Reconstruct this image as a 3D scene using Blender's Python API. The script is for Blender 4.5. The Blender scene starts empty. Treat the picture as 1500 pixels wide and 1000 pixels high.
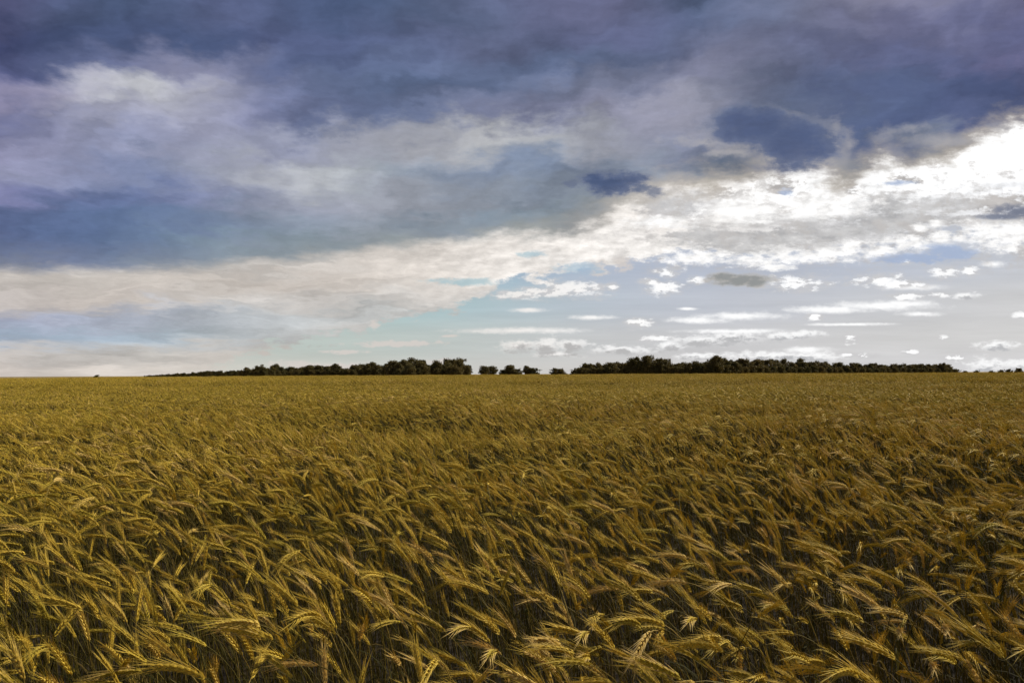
import bpy, bmesh, math, random
import numpy as np
from mathutils import Vector, Matrix, Euler

R = math.radians
PI = math.pi
scene = bpy.context.scene
COL = scene.collection
rnd = random.Random(7)
rng = np.random.default_rng(11)

# ------------------------------------------------------------------ camera
F = 1150.0                     # focal length in pixels of the 1500 px wide photograph
EYE = 1.66
PITCH, ROLL = R(2.36), R(0.30)
cam_d = bpy.data.cameras.new('camera')
cam = bpy.data.objects.new('camera', cam_d)
COL.objects.link(cam)
cam_d.sensor_width = 36.0
cam_d.lens = 36.0 * F / 1500.0
cam_d.clip_start, cam_d.clip_end = 0.05, 20000.0
cam.matrix_world = (Matrix.Translation((0, 0, EYE)) @ Matrix.Rotation(R(90) + PITCH, 4, 'X') @ Matrix.Rotation(-ROLL, 4, 'Z'))
scene.camera = cam
CM = cam.matrix_world.to_3x3()

def look(x, y):
    """direction in the world of a point of the photograph"""
    return (CM @ Vector(((x - 750) / F, (500 - y) / F, -1.0))).normalized()

def UV(x, y):
    d = look(x, y)
    return d.x / d.y, d.z / d.y

# ------------------------------------------------------------------ sun, exposure
SUN_AZ, SUN_EL = R(58), R(38)          # ahead and to the right, behind the cloud edge
sun_d = bpy.data.lights.new('sun', 'SUN')
sun_d.energy = 5.0
sun_d.angle = R(3)
sun_d.color = (1.0, 0.90, 0.70)
sun = bpy.data.objects.new('sun', sun_d)
COL.objects.link(sun)
sd = Vector((math.sin(SUN_AZ) * math.cos(SUN_EL), math.cos(SUN_AZ) * math.cos(SUN_EL), math.sin(SUN_EL)))
sun.rotation_euler = sd.to_track_quat('Z', 'Y').to_euler()
sun.location = sd * 50
vs = scene.view_settings
vs.view_transform = 'Standard'
vs.look = 'None'
vs.exposure, vs.gamma = 0.0, 1.0
vs.use_curve_mapping = False
scene.cycles.max_bounces = 5
scene.cycles.diffuse_bounces = 2
scene.cycles.transmission_bounces = 3

# ------------------------------------------------------------------ node helper
def lin(c):
    return tuple(((v / 255) / 12.92 if v / 255 <= 0.04045 else ((v / 255 + 0.055) / 1.055) ** 2.4) for v in c[:3])

class Graph:
    def __init__(self, tree):
        self.t = tree
    def new(self, kind, **kw):
        n = self.t.nodes.new(kind)
        for k, v in kw.items():
            setattr(n, k, v)
        return n
    def put(self, sock, v):
        if isinstance(v, bpy.types.NodeSocket):
            self.t.links.new(v, sock)
        elif v is not None:
            if sock.type == 'RGBA' and len(v) == 3:
                v = (*v, 1.0)
            sock.default_value = v
    def m(self, op, a, b=None, c=None, clamp=False):
        n = self.new('ShaderNodeMath', operation=op, use_clamp=clamp)
        for i, v in enumerate((a, b, c)):
            self.put(n.inputs[i], v)
        return n.outputs[0]
    def v(self, op, a, b=None, c=None, scale=None, out=0):
        n = self.new('ShaderNodeVectorMath', operation=op)
        for i, x in enumerate((a, b, c)):
            if x is not None:
                self.put(n.inputs[i], x)
        if scale is not None:
            self.put(n.inputs['Scale'], scale)
        return n.outputs[out]
    def xyz(self, x, y, z):
        n = self.new('ShaderNodeCombineXYZ')
        for i, q in enumerate((x, y, z)):
            self.put(n.inputs[i], q)
        return n.outputs[0]
    def split(self, a):
        n = self.new('ShaderNodeSeparateXYZ')
        self.put(n.inputs[0], a)
        return n.outputs
    def noise(self, vec, scale, detail=5.0, rough=0.55, dist=0.0, lac=2.0, color=False):
        n = self.new('ShaderNodeTexNoise')
        self.put(n.inputs['Vector'], vec)
        for k, q in (('Scale', scale), ('Detail', detail), ('Roughness', rough), ('Distortion', dist), ('Lacunarity', lac)):
            n.inputs[k].default_value = q
        return n.outputs['Color' if color else 0]
    def step(self, x, a, b, lo=0.0, hi=1.0, smooth=True):
        n = self.new('ShaderNodeMapRange', interpolation_type='SMOOTHSTEP' if smooth else 'LINEAR')
        for k, q in zip(('Value', 'From Min', 'From Max', 'To Min', 'To Max'), (x, a, b, lo, hi)):
            self.put(n.inputs[k], q)
        return n.outputs[0]
    def mix(self, f, a, b, blend='MIX'):
        n = self.new('ShaderNodeMix', data_type='RGBA', blend_type=blend)
        n.clamp_factor = True
        self.put(n.inputs[0], f)
        self.put(n.inputs[6], a)
        self.put(n.inputs[7], b)
        return n.outputs[2]
    def ramp(self, f, stops, interp='LINEAR'):
        n = self.new('ShaderNodeValToRGB')
        cr = n.color_ramp
        cr.interpolation = interp
        els = cr.elements
        while len(els) < len(stops):
            els.new(0.5)
        for i, (p, c) in enumerate(stops):
            els[i].position = p
        for i, (p, c) in enumerate(stops):
            els[i].color = (*c, 1.0) if not isinstance(c, (int, float)) else (c, c, c, 1.0)
        self.put(n.inputs[0], f)
        return n.outputs[0]

# ------------------------------------------------------------------ the sky
def build_sky():
    w = bpy.data.worlds.new('World')
    scene.world = w
    w.use_nodes = True
    w.cycles.sampling_method = 'MANUAL'
    w.cycles.sample_map_resolution = 512
    t = w.node_tree
    t.nodes.clear()
    g = Graph(t)
    D = g.v('NORMALIZE', g.new('ShaderNodeTexCoord').outputs['Generated'])
    dx, dy, dz = g.split(D)
    ay = g.m('MAXIMUM', g.m('ABSOLUTE', dy), 0.06)
    U = g.m('DIVIDE', dx, ay)
    V = g.m('DIVIDE', g.m('MAXIMUM', dz, -0.02), ay)
    UVv = g.xyz(U, V, 0.0)
    # cloud layer seen in perspective: flattened towards the horizon
    h = g.m('ADD', g.m('MAXIMUM', dz, 0.0), 0.11)
    P = g.v('SCALE', D, scale=g.m('DIVIDE', 1.0, h))
    px, py, pz = g.split(P)
    Q = g.xyz(px, g.m('MULTIPLY', py, 0.8), g.m('MULTIPLY', pz, 0.6))
    n_big = g.noise(Q, 1.5, 5, 0.55, color=True)
    n_mid = g.noise(Q, 4.0, 7, 0.6, color=True)
    w1 = g.v('SUBTRACT', n_big, (0.5, 0.5, 0.5))
    w2 = g.v('SUBTRACT', n_mid, (0.5, 0.5, 0.5))
    wob = g.v('MULTIPLY_ADD', w1, (0.22, 0.16, 0), g.v('MULTIPLY', w2, (0.16, 0.13, 0)))
    amp = g.step(V, 0.0, 0.35, 0.12, 1.0, smooth=False)
    WUV = g.v('ADD', UVv, g.v('SCALE', wob, scale=amp))
    u1, v1, _ = g.split(WUV)
    # puffy small-scale noise in direction space
    S = g.v('MULTIPLY', UVv, (1.0, 2.2, 1.0))
    n_puf = g.noise(S, 22.0, 6, 0.62)
    n_fine = g.noise(S, 60.0, 5, 0.6, color=True)

    S2 = g.v('MULTIPLY', UVv, (1.0, 3.0, 1.0))
    n_str = g.noise(S2, 24.0, 7, 0.72)
    n_c = g.noise(g.v('ADD', g.v('MULTIPLY', UVv, (1.0, 2.2, 1.0)), (0.37, 0.11, 3.0)), 55.0, 6, 0.66)
    n_d = g.noise(g.v('ADD', UVv, (0.0, 0.0, 7.0)), 30.0, 6, 0.62)

    def fac(u):
        return g.m('MULTIPLY_ADD', u, 1 / 1.5, 0.5)
    def pos(x):
        return ((x - 750) / F + 0.75) / 1.5
    def grid(u, v, rows, interp='B_SPLINE'):
        f = fac(u)
        c, prev = None, None
        for y, cols in rows:
            if len(cols) == 1:
                r = None
            xs = [1500.0 * i / (len(cols) - 1) for i in range(len(cols))]
            r = g.ramp(f, [(pos(x), lin(cc)) for x, cc in zip(xs, cols)], interp)
            vy = UV(750, y)[1]
            if c is None:
                c = r
            else:
                c = g.mix(g.step(v, prev, vy), c, r)
            prev = vy
        return c
    def curve(u, pts):
        """height V of an outline given as photograph points"""
        lo = -0.05
        return g.m('MULTIPLY_ADD', g.ramp(fac(u), [(pos(x), (UV(x, y)[1] - lo)) for x, y in pts], 'LINEAR'), 1.0, lo)

    # --- clear air near the horizon
    clear = grid(u1, V, [
        (550, [(214, 207, 202), (212, 207, 198), (206, 205, 196), (206, 205, 199), (210, 207, 205), (211, 210, 211), (213, 213, 215), (214, 214, 217)]),
        (500, [(196, 196, 196), (192, 196, 192), (186, 198, 192), (190, 199, 196), (199, 200, 202), (203, 203, 206), (207, 207, 208), (209, 209, 210)]),
        (445, [(186, 196, 200), (184, 196, 200), (166, 195, 196), (168, 196, 200), (186, 193, 204), (191, 195, 206), (199, 201, 206), (204, 204, 206)]),
        (390, [(160, 188, 200), (160, 188, 200), (140, 182, 196), (142, 180, 198), (178, 187, 205), (185, 191, 205), (184, 191, 206), (196, 199, 206)]),
    ])
    nish = g.new('ShaderNodeTexSky', sky_type='NISHITA', sun_disc=False, sun_elevation=SUN_EL, sun_rotation=SUN_AZ, dust_density=2.0)
    cirrus = g.noise(g.v('MULTIPLY', UVv, (2.2, 26.0, 1.0)), 2.2, 6, 0.6)
    clear = g.v('SCALE', clear, scale=g.step(cirrus, 0.3, 0.7, 0.93, 1.07, smooth=False))
    clear = g.mix(0.04, clear, g.v('SCALE', nish.outputs[0], scale=0.09))

    # --- bright bank of cloud under the dark deck
    W_ = (255, 255, 255)
    bank = grid(u1, v1, [
        (546, [(216, 206, 199), (214, 206, 198), (212, 205, 196), (208, 204, 196), (205, 203, 197), (204, 203, 200), (205, 205, 203), (206, 206, 206), (208, 208, 208)]),
        (516, [(206, 199, 194), (200, 198, 194), (211, 203, 195), (212, 205, 197), (206, 203, 198), (206, 204, 200), (207, 206, 204), (208, 208, 208), (209, 209, 209)]),
        (490, [(164, 178, 198), (166, 182, 196), (188, 193, 195), (206, 201, 195), (212, 206, 201), (210, 208, 204), (210, 209, 207), (210, 210, 210), (212, 212, 212)]),
        (466, [(172, 178, 200), (178, 185, 200), (188, 193, 196), (196, 197, 195), (202, 200, 197), (206, 205, 203), (210, 209, 208), (212, 212, 212), (214, 214, 214)]),
        (438, [(206, 199, 196), (212, 202, 193), (204, 201, 198), (207, 202, 197), (206, 203, 199), (214, 210, 206), (226, 224, 222), (228, 228, 228), (230, 230, 230)]),
        (410, [(205, 198, 192), (206, 199, 192), (214, 205, 197), (222, 214, 206), (242, 236, 230), (246, 243, 240), (250, 248, 246), W_, W_]),
        (372, [(200, 195, 192), (200, 196, 192), (200, 196, 192), (214, 206, 198), (240, 234, 228), (246, 242, 238), (226, 224, 222), (206, 206, 208), W_]),
        (338, [(200, 195, 192), (200, 196, 192), (205, 200, 194), (215, 208, 200), (238, 232, 226), (250, 246, 242), (200, 198, 197), (192, 192, 195), (205, 206, 210)]),
        (296, [(200, 195, 192), (200, 196, 192), (205, 200, 194), (215, 208, 200), (225, 220, 214), (234, 226, 218), W_, W_, (226, 227, 230)]),
        (250, [(200, 195, 192), (200, 196, 192), (205, 200, 194), (215, 208, 200), (225, 220, 214), (234, 226, 218), W_, W_, W_]),
    ])
    # brighter than white near the hidden sun
    glow = g.m('MULTIPLY', g.step(U, 0.14, 0.52), g.step(v1, 0.12, 0.20))
    bank = g.v('SCALE', bank, scale=g.m('MULTIPLY_ADD', glow, 0.18, 1.0))
    bp = g.noise(g.v('MULTIPLY', WUV, (1.0, 3.0, 1.0)), 9.0, 7, 0.62)
    bank = g.v('SCALE', bank, scale=g.m('MULTIPLY_ADD', g.m('SUBTRACT', bp, 0.48), g.step(U, -0.3, 0.15, 0.70, 1.10), 1.0))
    lay = g.noise(g.v('MULTIPLY', WUV, (1.6, 13.0, 1.0)), 3.0, 6, 0.58)
    bank = g.v('SCALE', bank, scale=g.m('MULTIPLY_ADD', g.m('SUBTRACT', lay, 0.5), g.step(U, -0.2, 0.2, 1.15, 0.2), g.step(U, -0.25, 0.05, 0.90, 1.0)))
    bank = g.v('SCALE', bank, scale=g.m('MULTIPLY_ADD', g.m('SUBTRACT', n_c, 0.5), g.step(U, -0.4, 0.15, 0.04, 0.40), 1.0))
    low = curve(U, [(0, 580), (200, 575), (300, 545), (375, 514), (450, 500), (530, 486), (575, 470), (640, 458), (700, 444), (735, 420), (760, 404), (800, 408), (850, 392), (900, 388), (960, 374), (1010, 366), (1050, 372), (1110, 378), (1160, 374), (1250, 366), (1310, 354), (1360, 350), (1400, 340), (1440, 350), (1500, 362)])
    def emboss(vec, scale, off, detail=6, rough=0.58):
        return g.m('SUBTRACT', g.noise(vec, scale, detail, rough), g.noise(g.v('ADD', vec, off), scale, detail, rough))
    E1 = g.v('MULTIPLY', WUV, (1.0, 1.7, 1.0))
    emb = emboss(E1, 6.0, (-0.030, 0.034, 0.0), 5, 0.5)
    emb2 = emboss(g.v('MULTIPLY', UVv, (1.0, 2.4, 1.0)), 26.0, (-0.006, 0.008, 0.0), 5, 0.6)
    bank = g.v('SCALE', bank, scale=g.m('MULTIPLY_ADD', emb2, g.step(U, -0.30, 0.1, 0.10, 0.9), 1.0))
    edge_n = g.m('MULTIPLY_ADD', g.m('ADD', g.m('SUBTRACT', n_puf, 0.5), g.m('MULTIPLY', g.m('SUBTRACT', n_c, 0.5), 0.45)), 0.060, g.m('MULTIPLY', g.m('SUBTRACT', g.split(n_mid)[1], 0.5), 0.035))
    bd = g.m('ADD', g.m('SUBTRACT', V, low), edge_n)
    col = g.mix(g.step(bd, -0.004, 0.007), clear, bank)

    # --- small clouds: lists of ellipses (photograph x, y, half width, half height)
    def blobs(lst, k1=1.3, k2=0.8, vec=None, n=None, n2=None):
        """density of a family of small clouds: falls off from each centre, torn at the edge by noise"""
        acc = None
        for x, y, a, b in lst:
            u, v = UV(x, y)
            l = g.v('LENGTH', g.v('MULTIPLY_ADD', UVv if vec is None else vec, (F / a, F / b, 0), (-u * F / a, -v * F / b, 0)), out=1)
            acc = l if acc is None else g.m('MINIMUM', acc, l)
        d = g.m('SUBTRACT', 1.0, acc)
        d = g.m('MULTIPLY_ADD', g.m('SUBTRACT', n_str if n is None else n, 0.5), k1 * 2.0, d)
        return g.m('MULTIPLY_ADD', g.m('SUBTRACT', n_c if n2 is None else n2, 0.5), k2 * 2.0, d)
    streak = blobs([(760, 484, 76, 4), (1022, 469, 40, 4), (1085, 463, 52, 5), (1215, 453, 52, 5), (1290, 448, 66, 6), (1330, 445, 36, 5), (868, 465, 30, 3), (773, 454, 22, 3), (1348, 460, 25, 3), (1075, 485, 60, 3), (1180, 512, 30, 4), (1335, 421, 38, 4), (1007, 452, 13, 2), (1454, 387, 16, 4), (1240, 475, 50, 2)], 0.55, 1.0)
    puffs = blobs([(762, 431, 40, 7), (800, 428, 46, 9), (838, 423, 44, 11), (936, 473, 20, 6), (978, 397, 16, 8), (972, 423, 22, 9), (953, 413, 14, 5), (1021, 410, 13, 5), (897, 420, 9, 7), (1164, 415, 42, 10), (1290, 410, 36, 8), (1315, 415, 40, 7), (1388, 400, 20, 9), (1423, 397, 15, 6),
                   (1328, 434, 20, 5), (1379, 432, 13, 4), (1196, 464, 13, 4), (1244, 496, 10, 6), (1384, 494, 9, 3), (1268, 521, 14, 4), (1242, 520, 12, 3), (1396, 525, 16, 4), (1335, 516, 12, 3), (1327, 383, 9, 4), (1498, 461, 14, 4), (960, 496, 22, 5)], 0.8, 1.6, n=n_puf)
    wcol = g.mix(g.step(U, -0.1, 0.25), lin((236, 231, 226)), (1.06, 1.06, 1.06))
    wsh = g.mix(g.step(g.m('ADD', puffs, g.m('MULTIPLY', emb2, 6.0)), 0.0, 0.6), lin((204, 203, 204)), wcol)
    col = g.mix(g.m('MULTIPLY', g.step(streak, -0.7, 1.0), 0.95), col, wcol)
    col = g.mix(g.m('MULTIPLY', g.step(puffs, -0.8, 0.8), 0.95), col, wsh)
    dim = blobs([(590, 503, 66, 5), (505, 515, 32, 3), (657, 492, 12, 2), (548, 476, 7, 6), (500, 540, 60, 8), (640, 530, 40, 4), (430, 535, 50, 6), (876, 392, 14, 12), (912, 386, 15, 12)], 1.0, 1.6)
    col = g.mix(g.m('MULTIPLY', g.step(dim, -0.3, 0.6), 0.85), col, lin((214, 206, 200)))
    # cumulus near the horizon: lit rims, grey bodies
    cum_l = [(760, 507, 26, 9), (800, 505, 22, 10), (838, 506, 24, 9), (813, 519, 30, 5), (908, 513, 38, 6), (982, 508, 22, 7), (1030, 499, 40, 8), (1075, 494, 42, 9), (1140, 493, 24, 6), (1178, 490, 24, 6),
             (1120, 522, 60, 7), (1190, 523, 34, 7), (1417, 434, 18, 5), (1463, 507, 28, 6), (1446, 537, 28, 11), (1490, 535, 24, 8), (1030, 522, 40, 5)]
    cum = blobs(cum_l, 0.8, 1.7, n=n_str)
    body = blobs([(x + 2, y + 0.75 * b, a * 0.95, b * 1.1) for x, y, a, b in cum_l], 0.8, 1.9, n=n_d)
    cc = g.mix(g.m('MULTIPLY', g.step(body, -0.2, 0.75), 0.92), g.mix(g.step(U, -0.1, 0.2), lin((236, 231, 225)), (1.0, 1.0, 1.0)), g.mix(g.step(U, 0.0, 0.4), lin((176, 174, 173)), lin((178, 179, 182))))
    col = g.mix(g.m('MULTIPLY', g.step(cum, -0.5, 0.7), 0.95), col, cc)
    # grey clouds crossing the bright bank
    grey = blobs([(1415, 322, 62, 10), (1495, 314, 60, 20), (1440, 300, 60, 9), (1480, 296, 40, 12), (1010, 310, 36, 22), (968, 306, 30, 16), (1226, 292, 14, 12), (1245, 283, 12, 14), (1176, 290, 14, 12), (1150, 308, 14, 6), (1143, 274, 24, 14), (1060, 288, 34, 12), (1120, 300, 22, 8), (1205, 300, 18, 8), (1330, 262, 20, 6), (1085, 300, 20, 6)], 1.2, 2.6, n=n_puf)
    col = g.mix(g.m('MULTIPLY', g.step(grey, -0.35, 0.6), 0.92), col, g.mix(g.step(n_puf, 0.35, 0.65), lin((158, 154, 152)), lin((196, 191, 188))))
    veil = blobs([(1330, 312, 110, 24), (1380, 300, 60, 14), (1270, 322, 60, 14), (1000, 300, 60, 24)], 0.7, 0.5, n=n_str)
    col = g.mix(g.m('MULTIPLY', g.step(veil, -0.5, 0.7), 0.85), col, g.v('SCALE', lin((208, 208, 210)), scale=g.m('MULTIPLY_ADD', emb2, 0.7, 1.0)))
    slab = blobs([(1085, 410, 48, 9), (1062, 407, 26, 8), (1104, 411, 26, 9)], 0.4, 0.7, n=n_puf)
    col = g.mix(g.m('MULTIPLY', g.step(slab, -0.35, 0.4), 0.95), col, g.mix(g.step(g.m('ADD', slab, g.m('MULTIPLY', emb2, 1.5)), -0.2, 0.6), lin((188, 184, 178)), lin((146, 148, 147))))
    band = blobs([(1090, 355, 105, 20), (1190, 345, 85, 16), (1030, 345, 50, 14), (1300, 325, 110, 18), (1250, 338, 60, 14), (1340, 345, 60, 10), (1300, 300, 90, 14)], 1.5, 1.6)
    col = g.mix(g.m('MULTIPLY', g.step(band, -0.3, 0.6), 0.85), col, g.mix(g.step(n_puf, 0.3, 0.66), lin((160, 160, 162)), lin((206, 205, 205))))
    gm = g.step(g.m('MULTIPLY_ADD', n_str, 0.5, g.m('MULTIPLY', n_d, 0.5)), 0.49, 0.60)
    gm = g.m('MULTIPLY', gm, g.m('MULTIPLY', g.step(U, 0.05, 0.2), g.step(V, 0.115, 0.15)))
    col = g.mix(g.m('MULTIPLY', gm, 0.75), col, g.mix(n_c, lin((176, 173, 172)), lin((212, 208, 205))))
    puff = blobs([(1180, 376, 60, 10), (1250, 363, 14, 11), (1287, 366, 28, 10), (1336, 357, 30, 11), (1380, 349, 18, 9), (1346, 333, 11, 6), (1372, 328, 9, 6), (1405, 348, 14, 6), (1464, 343, 50, 19), (1015, 377, 44, 9), (1100, 381, 36, 8), (1085, 305, 52, 17), (1210, 300, 60, 16), (975, 325, 46, 8), (1140, 392, 22, 4)], 1.1, 2.0, n=n_puf)
    col = g.mix(g.m('MULTIPLY', g.step(puff, -0.7, 0.8), 0.96), col, g.v('SCALE', (1.02, 1.01, 1.0), scale=g.m('MULTIPLY_ADD', emb2, 1.2, 1.03)))
    blue = blobs([(690, 413, 58, 6), (1390, 368, 46, 12), (1345, 378, 60, 8), (850, 392, 34, 9), (1150, 283, 14, 7), (1318, 268, 26, 4), (780, 372, 20, 5)], 1.2, 1.2)
    col = g.mix(g.m('MULTIPLY', g.step(blue, -0.3, 0.6), 0.7), col, g.mix(g.step(U, -0.05, 0.25), lin((160, 194, 204)), lin((158, 178, 212))))

    # --- the dark deck overhead
    deck = grid(u1, v1, [
        (402, [(112, 126, 162), (110, 125, 160), (128, 140, 165), (145, 152, 165), (160, 164, 165), (165, 168, 168), (170, 170, 170), (172, 170, 168), (165, 165, 165), (170, 168, 165), (180, 176, 172), (180, 176, 172), (170, 166, 162), (165, 162, 160), (165, 162, 160), (165, 162, 160)]),
        (360, [(88, 110, 162), (84, 108, 160), (94, 118, 160), (114, 138, 165), (128, 148, 166), (130, 148, 166), (146, 158, 166), (160, 162, 164), (132, 146, 156), (160, 160, 162), (190, 182, 176), (170, 166, 162), (160, 156, 152), (160, 156, 152), (160, 156, 152), (160, 156, 152)]),
        (325, [(96, 114, 170), (90, 116, 168), (90, 116, 166), (106, 126, 166), (130, 145, 173), (152, 157, 176), (136, 150, 171), (122, 140, 162), (118, 136, 156), (150, 152, 158), (200, 190, 182), (165, 160, 155), (150, 148, 146), (150, 148, 146), (150, 148, 146), (150, 148, 146)]),
        (290, [(134, 132, 187), (96, 116, 170), (100, 118, 173), (136, 141, 184), (152, 156, 187), (168, 167, 185), (162, 163, 180), (150, 156, 175), (132, 143, 166), (124, 134, 156), (190, 181, 175), (158, 154, 150), (140, 140, 140), (140, 140, 140), (150, 148, 146), (150, 148, 146)]),
        (250, [(157, 155, 196), (142, 146, 190), (122, 136, 184), (158, 160, 191), (177, 174, 187), (182, 180, 186), (150, 160, 181), (134, 147, 180), (118, 136, 170), (132, 140, 165), (134, 142, 164), (96, 112, 142), (96, 110, 138), (104, 116, 138), (140, 140, 145), (150, 148, 148)]),
        (210, [(152, 146, 191), (150, 150, 190), (146, 149, 189), (167, 163, 196), (148, 150, 186), (158, 157, 181), (165, 162, 179), (194, 188, 190), (168, 167, 181), (170, 166, 182), (124, 130, 166), (116, 124, 156), (96, 110, 146), (76, 96, 140), (120, 126, 150), (126, 128, 150)]),
        (170, [(112, 114, 166), (148, 147, 187), (180, 175, 200), (170, 167, 197), (130, 131, 176), (102, 116, 165), (100, 117, 162), (128, 130, 168), (126, 128, 166), (140, 137, 168), (156, 150, 171), (122, 126, 160), (98, 110, 150), (79, 97, 142), (74, 87, 135), (92, 100, 144)]),
        (130, [(144, 134, 178), (170, 162, 193), (216, 211, 214), (178, 172, 198), (112, 118, 165), (96, 111, 156), (86, 106, 150), (94, 111, 155), (122, 126, 161), (118, 124, 160), (126, 126, 161), (130, 128, 162), (94, 104, 148), (84, 99, 143), (76, 90, 138), (72, 84, 132)]),
        (92, [(88, 94, 150), (82, 97, 145), (112, 116, 162), (150, 146, 182), (90, 104, 154), (82, 99, 150), (97, 111, 155), (91, 107, 150), (89, 105, 148), (91, 105, 146), (98, 107, 150), (116, 119, 156), (106, 110, 152), (99, 103, 150), (90, 99, 149), (112, 104, 152)]),
        (50, [(66, 74, 125), (68, 87, 135), (76, 92, 141), (68, 89, 138), (88, 98, 149), (85, 101, 152), (88, 102, 149), (101, 108, 150), (95, 105, 150), (101, 104, 151), (88, 102, 146), (92, 106, 148), (120, 121, 156), (114, 112, 156), (109, 110, 156), (98, 100, 151)]),
        (0, [(84, 84, 131), (73, 91, 135), (70, 91, 135), (88, 98, 146), (85, 98, 146), (70, 91, 138), (74, 95, 139), (92, 105, 146), (99, 102, 146), (105, 104, 146), (82, 98, 139), (80, 100, 141), (116, 118, 152), (137, 129, 160), (129, 126, 159), (108, 105, 151)]),
        (-260, [(84, 92, 138)] * 16),
    ])
    dn = g.noise(g.v('MULTIPLY', WUV, (1.0, 1.9, 1.0)), 6.5, 8, 0.58)
    deck = g.v('SCALE', deck, scale=g.step(dn, 0.28, 0.72, 0.84, 1.14, smooth=False))
    deck = g.v('SCALE', deck, scale=g.m('MULTIPLY_ADD', emb, 1.35, 1.0))
    deck = g.v('SCALE', deck, scale=g.m('MULTIPLY_ADD', emb2, 0.28, 1.0))
    deck = g.v('MULTIPLY', deck, (0.90, 0.985, 0.985))
    deck = g.mix(0.33, deck, g.m('MULTIPLY', g.v('DOT_PRODUCT', deck, (0.2126, 0.7152, 0.0722), out=1), 1.0))
    rim = curve(U, [(0, 393), (60, 394), (150, 400), (240, 398), (350, 384), (420, 384), (480, 378), (540, 366), (620, 362), (660, 352), (760, 349), (835, 348), (880, 332), (905, 312), (930, 296), (1000, 286), (1060, 282), (1110, 268), (1160, 256), (1210, 262), (1240, 276), (1290, 250), (1350, 250), (1400, 240), (1440, 216), (1500, 188)])
    soft = g.step(U, -0.1, 0.3, 0.013, 0.019)
    rn = g.m('MULTIPLY_ADD', g.m('SUBTRACT', n_puf, 0.5), g.step(U, -0.1, 0.2, 0.02, 0.075), g.m('MULTIPLY', g.m('SUBTRACT', g.split(n_mid)[0], 0.5), 0.03))
    rd = g.m('ADD', g.m('SUBTRACT', V, rim), rn)
    # warm lit fringe on the sunny side of the deck's edge
    fr = g.m('MULTIPLY', g.step(rd, 0.05, 0.0), g.step(U, -0.05, 0.25, 0.15, 0.75))
    deck = g.mix(fr, deck, lin((196, 186, 174)))
    # separate darker clouds hanging under the deck, with pale rims
    WV2 = g.v('ADD', UVv, g.v('SCALE', wob, scale=0.35))
    dbig = [(1105, 185, 74, 32), (1165, 208, 66, 40), (1092, 178, 50, 24)]
    dark = blobs(dbig, 0.55, 0.40, UVv, n_puf, n_d)
    dsm = blobs([(958, 280, 14, 8), (836, 269, 12, 5), (944, 276, 16, 6), (1500, 310, 46, 11), (1465, 317, 36, 5)], 0.5, 1.0, UVv, n_puf, n_c)
    dmid = blobs([(898, 269, 46, 19), (872, 263, 26, 13), (924, 264, 26, 14)], 0.6, 0.75, UVv, n_d, n_c)
    halo = blobs([(x + 8, y + 9, a * 1.02, b * 1.04) for x, y, a, b in dbig], 0.5, 0.28, UVv, n_puf, n_d)
    dark2 = blobs([(1440, 128, 72, 44), (1410, 152, 50, 26), (1300, 150, 80, 44), (1275, 215, 70, 26), (1180, 248, 50, 14)], 1.2, 0.8, WV2, n_puf, n_d)
    lightp = blobs([(1020, 205, 40, 8), (1070, 225, 40, 6), (1232, 205, 8, 30), (1215, 235, 26, 8), (1310, 195, 34, 12), (1312, 222, 16, 14), (1256, 208, 9, 10), (1400, 205, 70, 8), (1470, 180, 30, 8), (1340, 190, 24, 10)], 1.4, 1.6, WV2, n_puf, n_d)
    deck = g.mix(g.m('MULTIPLY', g.step(lightp, -0.5, 1.0), 0.55), deck, lin((176, 174, 178)))
    deck = g.mix(g.m('MULTIPLY', g.step(dark2, -0.5, 0.8), 0.42), deck, lin((84, 96, 134)))
    deck = g.mix(g.m('MULTIPLY', g.step(halo, -0.36, 0.10), 0.5), deck, lin((182, 178, 178)))
    dcol = g.v('SCALE', g.mix(g.step(dark, -0.2, 0.7), lin((100, 112, 142)), lin((68, 85, 124))), scale=g.m('ADD', g.m('MULTIPLY_ADD', emb, 1.0, 1.0), g.m('MULTIPLY', emb2, 0.3)))
    deckm = g.step(rd, g.m('MULTIPLY', soft, -0.6), soft)
    col = g.mix(deckm, col, deck)
    col = g.mix(g.m('MULTIPLY', g.step(dark, -0.22, 0.22), 0.88), col, dcol)
    col = g.mix(g.m('MULTIPLY', g.step(dmid, -0.3, 0.35), 0.88), col, g.v('SCALE', g.mix(g.step(dmid, -0.1, 0.7), lin((108, 118, 144)), lin((72, 88, 124))), scale=g.m('MULTIPLY_ADD', emb2, 0.8, 1.0)))
    col = g.mix(g.m('MULTIPLY', g.step(dsm, -0.4, 0.5), 0.8), col, lin((104, 114, 138)))
    bg = g.new('ShaderNodeBackground')
    g.put(bg.inputs[0], col)
    bg.inputs[1].default_value = 1.0
    out = g.new('ShaderNodeOutputWorld')
    t.links.new(bg.outputs[0], out.inputs[0])
build_sky()

# ------------------------------------------------------------------ materials
def mat_base(name):
    m = bpy.data.materials.new(name)
    m.use_nodes = True
    m.node_tree.nodes.clear()
    return m, Graph(m.node_tree)

def finish(g, shader):
    out = g.new('ShaderNodeOutputMaterial')
    g.t.links.new(shader, out.inputs[0])

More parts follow.
